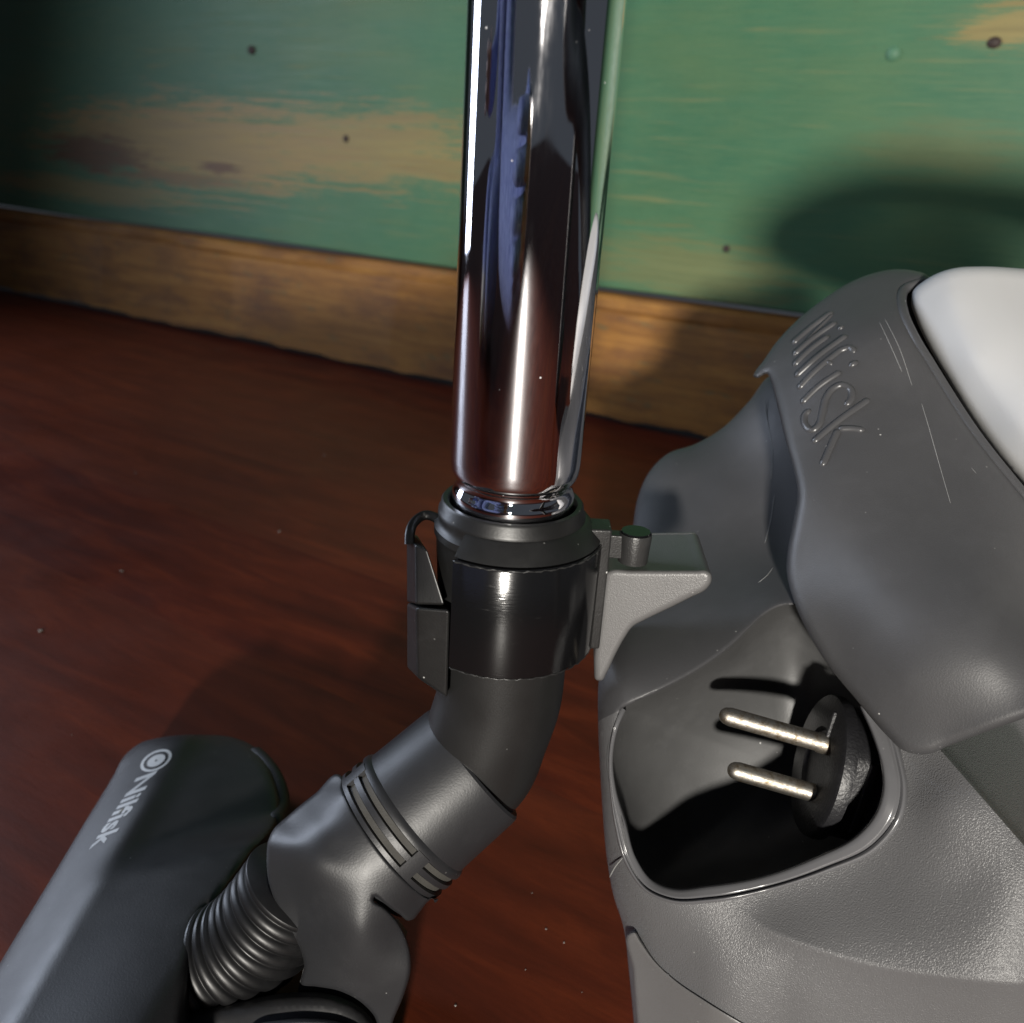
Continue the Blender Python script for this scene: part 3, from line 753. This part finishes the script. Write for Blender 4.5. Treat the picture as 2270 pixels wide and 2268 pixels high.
mesh_obj('peg_top', V, F, MAT['printed'], peg_o, auto=40)

# ------------------------------------------------------------------ floor nozzle
Q0 = P(1045, 1695, .273); Q1 = P(763, 1938, .268); NAX = (Q1 - Q0) / np.linalg.norm(Q1 - Q0)
noz = thing('floor_nozzle', 'black vacuum floor nozzle with elbow neck and ribbed hose lying below the chrome tube', 'vacuum nozzle', tuple(P(420, 2000, .27)[:2]) + (0.0,))
# sleeve
sl = [(0.1376, .0186), (0.1376, .0190), (0.166, .0205), (0.1685, .0206), (0.1692, .0212), (0.1712, .0212), (0.1720, .0203), (0.1735, .0200), (0.1745, .0203), (0.1758, .0202), (0.1766, .0196), (0.1782, .0195), (0.1788, .0190), (0.1788, .0178), (0.1780, .0172), (0.160, .0168)]
V, F = lathe((TX, TY, 0), (0, 0, 1), sl, 96); sleeve_o = fix_normals(mesh_obj('sleeve', V, F, MAT['sleeve'], noz, auto=40))
# flange at the back right of the sleeve
V, F = lathe((TX, TY, 0), (0, 0, 1), [(0.1700, .0208), (0.1700, .0250), (0.1745, .0212), (0.1750, .0200)], 80, math.radians(-34), math.radians(200), ref=(0, -1, 0))
fix_normals(mesh_obj('sleeve_flange', V, F, MAT['sleeve'], sleeve_o, auto=40))
# latch on the left: housing, lever
def L8(pts_f, pts_b): return [P(*p) for p in pts_f] + [P(*p) for p in pts_b]
latch_o = hexa('latch_housing', L8([(921,1346,.2350),(998,1352,.2320),(992,1548,.2440),(924,1502,.2440)], [(902,1336,.262),(985,1330,.262),(985,1530,.272),(902,1480,.272)]), MAT['sleeve'], noz, 0.0010, 3)
hexa('latch_lever', L8([(920,1206,.2345),(947,1218,.2325),(987,1342,.2335),(921,1340,.2355)], [(901,1190,.258),(925,1184,.258),(958,1335,.262),(902,1335,.262)]), MAT['sleeve'], latch_o, 0.0008, 3)
hp = P(*np.array([(908,1206),(909,1180),(920,1156),(942,1142),(966,1148),(986,1172)]).T, np.array([.2425,.244,.247,.249,.248,.246]))
hp = resample(catmull(hp, 6, False), .0008, False)
# flat strap bent over the top of the latch
tg = np.gradient(hp, axis=0); tg /= np.linalg.norm(tg, axis=1)[:, None]; vd = hp.mean(0) - CAM; vd /= np.linalg.norm(vd)
nn_ = np.cross(tg, vd); nn_ /= np.linalg.norm(nn_, axis=1)[:, None]; V = []
for p_, n_ in zip(hp, nn_):
    for a_, b_ in ((-.0013, -.003), (-.0008, -.0036), (.0008, -.0036), (.0013, -.003), (.0013, .012), (-.0013, .012)): V.append(p_ + n_*a_ + vd*b_)
F = [(i*6 + k, i*6 + (k+1) % 6, (i+1)*6 + (k+1) % 6, (i+1)*6 + k) for i in range(len(hp)-1) for k in range(6)] + [tuple(range(6)), tuple((len(hp)-1)*6 + k for k in range(6))]
fix_normals(mesh_obj('latch_strap', V, F, MAT['sleeve'], latch_o, auto=50))
# elbow
E = catmull([(TX, TY, .142), (TX, TY, .128), (TX - .0003, TY, .116), tuple(np.array([TX - .003, TY - .0002, .1035])), tuple(Q0 - NAX*0.002), tuple(Q0 + NAX*.012)], 10, False)
V, F = frame_sweep(E, [0.0186]*len(E), 72); mesh_obj('elbow', V, F, MAT['elbow'], noz)
# neck: sleeve over the elbow, grooved band, lower barrel
npf = [(-.0010, .0188), (-.0012, .0204), (-.0004, .0211), (.0015, .0213), (.020, .0217), (.0215, .0218), (.0222, .0224), (.0232, .0228), (.0240, .0228),
       (.0243, .0216), (.0262, .0216), (.0265, .0229), (.0282, .0229), (.0285, .0217), (.0304, .0217), (.0307, .0230), (.0320, .0230), (.0328, .0222), (.040, .0222), (.0425, .0210), (.0430, .0190), (.0430, .002)]
V, F = lathe(Q0, NAX, npf, 120, ref=CAM - Q0); neck_o = fix_normals(mesh_obj('neck', V, F, MAT['nozzle'], noz, auto=35))
# bridges between the groove slots, dust in the grooves
ax = NAX; u_ = (CAM - Q0) - ((CAM - Q0) @ ax) * ax; u_ /= np.linalg.norm(u_); w_ = np.cross(ax, u_)
def arcblock(name, s0, s1, r0, r1, t0, t1, mat, nn=8):
    th = np.radians(np.linspace(t0, t1, nn)); V = []
    for t in th:
        e = u_*math.cos(t) + w_*math.sin(t)
        for s, r in ((s0, r0), (s0, r1), (s1, r1), (s1, r0)): V.append(Q0 + ax*s + e*r)
    F = [(i*4 + k, i*4 + (k+1) % 4, (i+1)*4 + (k+1) % 4, (i+1)*4 + k) for i in range(nn-1) for k in range(4)] + [(0,1,2,3), tuple((nn-1)*4 + k for k in (3,2,1,0))]
    return fix_normals(mesh_obj(name, V, F, mat, neck_o, auto=30))
for c in (-28, 62, 152, -118):
    arcblock('groove_bridge', .0236, .0310, .0205, .02302, c - 6, c + 6, MAT['nozzle'])
for s0, s1 in ((.0244, .0261), (.0286, .0303)):
    arcblock('groove_dust', s0, s1, .0205, .02185, -160, 160, MAT['dust'], 60)

# fork: the lower barrel that runs out into the flat pivot cheek
FU = (CAM - Q0) - ((CAM - Q0) @ NAX) * NAX; FU /= np.linalg.norm(FU); FWv = np.cross(NAX, FU)
def cyl_depth(px, py, R):
    r_ = ray(px, py); w0 = CAM - Q0
    a_ = r_ - (r_ @ NAX) * NAX; b_ = w0 - (w0 @ NAX) * NAX
    A2 = a_ @ a_; B2 = 2 * a_ @ b_; C2 = b_ @ b_ - R * R; dsc = B2 * B2 - 4 * A2 * C2
    return (-B2 - math.sqrt(dsc)) / (2 * A2) if dsc > 0 else -B2 / (2 * A2)
fk = [(x, y, cyl_depth(x, y, .0234)) for x, y in [(775,1712),(740,1735),(690,1780),(640,1825),(760,1760),(790,1800),(830,1840),(870,1880),(920,1910),(960,1930),(700,1830),(740,1880),(790,1920),(850,1960),(905,1985),(935,2005),(650,1870),(700,1920),(600,1868)]]
ck = TPS(fk + [(600,1940,.2600),(640,2040,.2595),(760,2000,.2465),(800,2060,.2460),(690,2120,.2560),(870,2090,.2510),(900,2150,.2530),(850,2230,.2570),(740,2190,.2555),(860,2290,.261),(700,2040,.2520)], 2.5e-4)
def proj(w):
    q = np.asarray(w) - CAM; d = q @ FW; return (CX + FPX * (q @ AX) / d, CY + FPX * (q @ AY) / d)
arc = []
for t in np.linspace(-115, 115, 47):
    e = FU*math.cos(math.radians(t)) + FWv*math.sin(math.radians(t)); w = Q0 + NAX*.0318 + e*.0236
    if e @ (CAM - w) > 0.0: arc.append(proj(w))
if arc[0][0] > arc[-1][0]: arc = arc[::-1]
cheek_out = catmull([(arc[0][0] - 6, arc[0][1] + 5), (700,1758),(640,1807),(604,1842),(594,1865),(591,1900),(593,1940),(610,2000),(640,2060),(668,2110),(674,2140),(668,2182),(700,2187),(750,2196),(795,2218),(828,2250),(850,2295),(860,2300),(872,2262),(896,2203),(911,2145),(904,2089),(880,2041),(852,2012),(828,1992),(829,1989),(856,2005),(885,2026),(905,2041),(916,2038),(930,2022),(960,1992), (arc[-1][0] - 8, arc[-1][1] + 9)] + arc[::-4], 8)
patch('pivot_fork', cheek_out, ck, MAT['nozzle'], noz, r=0.0012, rpx=8, thick=0.007, step=10, ostep=4)
# inner pivot barrel
pc = P(800, 2130, .285); V, F = lathe(pc - AX*0.012, AX*1.0 + AY*0.25, [(-.004, .0001), (-.004, .017), (.020, .017), (.024, .014), (.024, .0001)], 48)
mesh_obj('pivot_barrel', V, F, MAT['rubber'], noz, auto=40)
# wheel housing at the bottom of the frame
wh = TPS([(370,2260,.262),(520,2215,.262),(660,2195,.261),(780,2225,.260),(850,2290,.262),(600,2400,.250),(450,2450,.255),(800,2450,.255)])
ph_o = patch('pivot_housing', catmull([(330,2290),(420,2246),(540,2218),(650,2200),(740,2206),(800,2234),(835,2275),(860,2400),(800,2560),(400,2560),(300,2420)], 8), wh, MAT['rubber'], noz, r=0.005, rpx=34, thick=0.02, step=16, ostep=6)
patch('wheel_rim', catmull([(560,2275),(620,2262),(690,2258),(760,2268),(800,2290),(770,2420),(600,2440),(520,2360)], 8), lambda x, y: wh(x, y) - 0.0035, MAT['panel'], ph_o, r=0.003, rpx=16, thick=0.004, step=16, ostep=6)

# head
def zc(*pts): return [(x, y, dz(x, y, z)) for x, y, z in pts]
HE = np.array([(-250., 2540.), (0., 2135.), (262., 1702.), (420., 1440.)])
def hd(x, y):
    x = np.asarray(x, float); y = np.asarray(y, float); sh = x.shape; xf, yf = x.ravel(), y.ravel()
    t, _ = polydist(HE, xf, yf, False)                         # px away from the front edge
    a = np.array([185., 1940.]); b = np.array([600., 1842.]); e = (b - a) / np.linalg.norm(b - a)
    c = (xf - a[0]) * e[1] - (yf - a[1]) * e[0]                # > 0 beyond the crease (towards the far end)
    z = 0.017 + 0.0175 * sstep(-25, 105, t) + 0.0035 * sstep(60, 330, t)
    far = sstep(-30, 45, c)
    z = z - far * (0.0020 + 0.0000330 * np.maximum(0, t - 60)) * sstep(20, 150, t)
    z = z - 0.012 * sstep(120, 300, c) * sstep(0, 200, t)
    z = z - 0.006 * sstep(330, 430, t) * (1 - far)
    rz = ray(0, 0)[2] + (AX[2] * xf + AY[2] * yf) / FPX
    return ((z - H) / rz).reshape(sh)
head_out = catmull([(-190,2480),(0,2135),(65,2027),(130,1920),(190,1820),(250,1722),(276,1676),(308,1649),(368,1633),(450,1629),(520,1636),(562,1655),(592,1690),(614,1740),(622,1790),(610,1830),(570,1882),(520,1950),(482,1998),(455,2022),(440,2050),(432,2090),(418,2180),(406,2290),(380,2480),(100,2640)], 8)
head_o = patch('head', head_out, hd, MAT['nozzle'], noz, r=0.004, rpx=26, thick=0.002, step=13, ostep=6, back='down')
# rubber bumper and glints at the far corner
stroke('bumper', [(560,1668),(592,1700),(616,1745),(622,1790),(606,1830)], lambda x, y: hd(x, y) + 0.0075, 0.0036, 0, MAT['rubber'], head_o, 14)

# ribbed hose
ctr = catmull([P(340,2158,.284), P(400,2152,.283), P(460,2140,.281), P(520,2112,.279), P(575,2068,.277), P(620,2015,.275), P(660,1960,.273)], 8, False)
ctr = resample(ctr, .00028, False)
s = np.arange(len(ctr)) * .00028
V, F = frame_sweep(ctr, list(0.0152 + 0.0021*np.sqrt(np.abs(np.sin(np.pi * s / .0046)))), 56)
mesh_obj('ribbed_hose', V, F, MAT['bellows'], noz)

# printed name and round mark on the head
def put_text(body, name, org, adv, up, depth_fn, mat, parent, lift=0.00025):
    cu = bpy.data.curves.new('t', 'FONT'); cu.body = body; cu.size = 1.0; cu.resolution_u = 3; cu.offset = 0.026
    o = bpy.data.objects.new('t', cu); COL.objects.link(o)
    dg = bpy.context.evaluated_depsgraph_get(); me = bpy.data.meshes.new_from_object(o.evaluated_get(dg))
    bpy.data.objects.remove(o)
    bm = bmesh.new(); bm.from_mesh(me)
    bmesh.ops.triangulate(bm, faces=bm.faces); bmesh.ops.subdivide_edges(bm, edges=bm.edges, cuts=1, use_grid_fill=False)
    bmesh.ops.triangulate(bm, faces=bm.faces)
    v = np.array([tuple(q.co) for q in bm.verts]); f = [tuple(q.index for q in fc.verts) for fc in bm.faces]; bm.free()
    W = v[:, 0].max()
    px = org[0] + v[:, 0]/W*adv[0] + v[:, 1]*up[0]; py = org[1] + v[:, 0]/W*adv[1] + v[:, 1]*up[1]
    w = P(px, py, depth_fn(px, py) - lift)
    return mesh_obj(name, w, f, mat, parent)
put_text('Nilfisk', 'printed_name', (306, 1722), (-108, 162), (64, -24), hd, MAT['print'], head_o)
def oval(cx, cy, a, b, ang, w0, name, mat):
    th = np.linspace(0, 2*np.pi, 40, endpoint=False); ca, sa = math.cos(ang), math.sin(ang); V = []
    for k in (1.0, w0):
        x = a*k*np.cos(th); y = b*k*np.sin(th); px = cx + x*ca - y*sa; py = cy + x*sa + y*ca
        V.append(P(px, py, hd(px, py) - 0.00025))
    F = [(i, (i+1) % 40, 40 + (i+1) % 40, 40 + i) for i in range(40)]
    return mesh_obj(name, np.vstack(V), F, mat, head_o)
oval(346, 1686, 38, 20, math.radians(-28), 0.80, 'printed_mark', MAT['print'])
oval(346, 1686, 22, 11, math.radians(-28), 0.15, 'printed_mark', MAT['print'])


# ------------------------------------------------------------------ added hose, unseen beyond the right edge, looped to cast the wall shadow
hpts = [(.31, .28, .20), (.30, .14, .258), (.24, .03, .291), (.170, .0, .299), (.136, -.01, .320), (.158, -.02, .341), (.25, -.03, .347), (.38, -.04, .30), (.48, -.05, .15), (.55, -.06, .036), (.70, -.10, .036)]
hp = resample(catmull(hpts, 10, False), .0009, False); s_ = np.arange(len(hp))*.0009
V, F = frame_sweep(hp, list(0.0240 + 0.0018*np.abs(np.sin(np.pi*s_/.0065))), 40)
mesh_obj('shadow_hose', V, F, MAT['rubber'], vac)

# ------------------------------------------------------------------ the person kneeling behind the lens, mirrored in the chrome
def person_mat(name, c0, c1, rough, sc, bump):
    M = NT(name); v = M.coords(); n1 = M.noise(v, sc, 6, 0.75, 0.8)
    return M.set(color=M.mix(M.ramp(n1, [(0.35, 0.0), (0.65, 1.0)]), c0, c1), rough=rough, normal=M.bump(n1, bump, 0.004), sheen=0.4 if bump > 0.4 else 0.0)
MAT['fleece'] = person_mat('blue_fleece', (0.05, 0.07, 0.36), (0.55, 0.62, 0.95), 0.9, 120, 1.0)
MAT['trouser'] = person_mat('cream_cotton', (0.45, 0.38, 0.28), (0.58, 0.50, 0.40), 0.8, 60, 0.3)
MAT['skin'] = person_mat('skin', (0.42, 0.24, 0.17), (0.48, 0.28, 0.20), 0.5, 40, 0.1)
MAT['hair'] = person_mat('brown_hair', (0.03, 0.018, 0.010), (0.07, 0.04, 0.02), 0.5, 120, 0.6)
PX, PY = -0.80, -0.25
J = {'pelvis': ((0, -.02, .14), .135), 'waist': ((.01, .0, .28), .125), 'chest': ((.02, .04, .46), .15), 'upper': ((.02, .06, .57), .12), 'neck': ((.025, .085, .67), .055), 'chin': ((.03, .12, .745), .07), 'skull': ((.03, .12, .83), .092), 'crown': ((.03, .11, .89), .06), 'nose': ((.035, .22, .795), .014),
     'sl': ((-.15, .05, .57), .07), 'el': ((-.22, .12, .33), .058), 'wl': ((-.10, .30, .31), .040), 'pl': ((-.065, .36, .315), .034),
     'sr': ((.19, .05, .57), .07), 'er': ((.37, .04, .20), .085), 'wr': ((.715, .18, .210), .066), 'pr': ((.758, .225, .240), .032),
     'hl': ((-.09, -.02, .12), .11), 'kl': ((-.17, .20, .15), .080), 'al': ((-.06, .22, .06), .050), 'fl': ((.03, .26, .045), .038),
     'hr': ((.10, -.02, .12), .11), 'kr': ((.17, .20, .15), .080), 'ar': ((.06, .12, .06), .050), 'fr': ((-.03, .10, .045), .038)}
Eg = [('pelvis','waist'),('waist','chest'),('chest','upper'),('upper','neck'),('neck','chin'),('chin','skull'),('skull','crown'),('skull','nose'),('upper','sl'),('sl','el'),('el','wl'),('wl','pl'),('upper','sr'),('sr','er'),('er','wr'),('wr','pr'),
      ('pelvis','hl'),('hl','kl'),('kl','al'),('al','fl'),('pelvis','hr'),('hr','kr'),('kr','ar'),('ar','fr')]
for sd, sg in (('l', 1), ('r', -1)):
    b0 = np.array(J['p' + sd][0])
    for k, (dy, dzv, ln) in enumerate([(.02, .030, .065), (.025, .010, .075), (.025, -.010, .070), (.02, -.028, .055)]):
        J['f%s%da' % (sd, k)] = (tuple(b0 + np.array([sg*.012, dy + .02, dzv])), .0095); J['f%s%db' % (sd, k)] = (tuple(b0 + np.array([sg*(.012 + ln*.5), dy + .045, dzv])), .0085)
        J['f%s%dc' % (sd, k)] = (tuple(b0 + np.array([sg*(.012 + ln*.9), dy + .03, dzv])), .0075)
        Eg += [('p' + sd, 'f%s%da' % (sd, k)), ('f%s%da' % (sd, k), 'f%s%db' % (sd, k)), ('f%s%db' % (sd, k), 'f%s%dc' % (sd, k))]
    J['t%sa' % sd] = (tuple(b0 + np.array([sg*.02, -.02, .030])), .011); J['t%sb' % sd] = (tuple(b0 + np.array([sg*.05, -.01, .045])), .009)
    Eg += [('p' + sd, 't%sa' % sd), ('t%sa' % sd, 't%sb' % sd)]
names = list(J); me = bpy.data.meshes.new('person')
me.from_pydata([(PX + J[n_][0][0], PY + J[n_][0][1], J[n_][0][2]) for n_ in names], [(names.index(a), names.index(b)) for a, b in Eg], [])
per = bpy.data.objects.new('person_rig', me); COL.objects.link(per)
per.modifiers.new('skin', 'SKIN'); sub = per.modifiers.new('sub', 'SUBSURF'); sub.levels = 2; sub.render_levels = 2
for k, n_ in enumerate(names):
    sv = me.skin_vertices[0].data[k]; sv.radius = (J[n_][1], J[n_][1]); sv.use_root = (n_ == 'pelvis')
dg = bpy.context.evaluated_depsgraph_get(); pm = bpy.data.meshes.new_from_object(per.evaluated_get(dg)); bpy.data.objects.remove(per)
pm.materials.clear()
for k in ('fleece', 'trouser', 'skin', 'hair'): pm.materials.append(MAT[k])
for f in pm.polygons:
    c = f.center; x, y, z = c.x - PX, c.y - PY, c.z
    idx = 0
    if z < 0.10 and -.1 < x < .14: idx = 1
    if z > 0.66 or (y > .31 and z > .25) or (x > .748 and z > .15): idx = 2
    if z > 0.76 and (y < .11 or z > .86): idx = 3
    f.material_index = idx; f.use_smooth = True
person = bpy.data.objects.new('person', pm); COL.objects.link(person)
person['label'] = 'person in blue fleece clothes sitting on the floor, mirrored in the chrome tube'; person['category'] = 'person'

for o in bpy.data.objects:
    if '_base' in o: del o['_base']
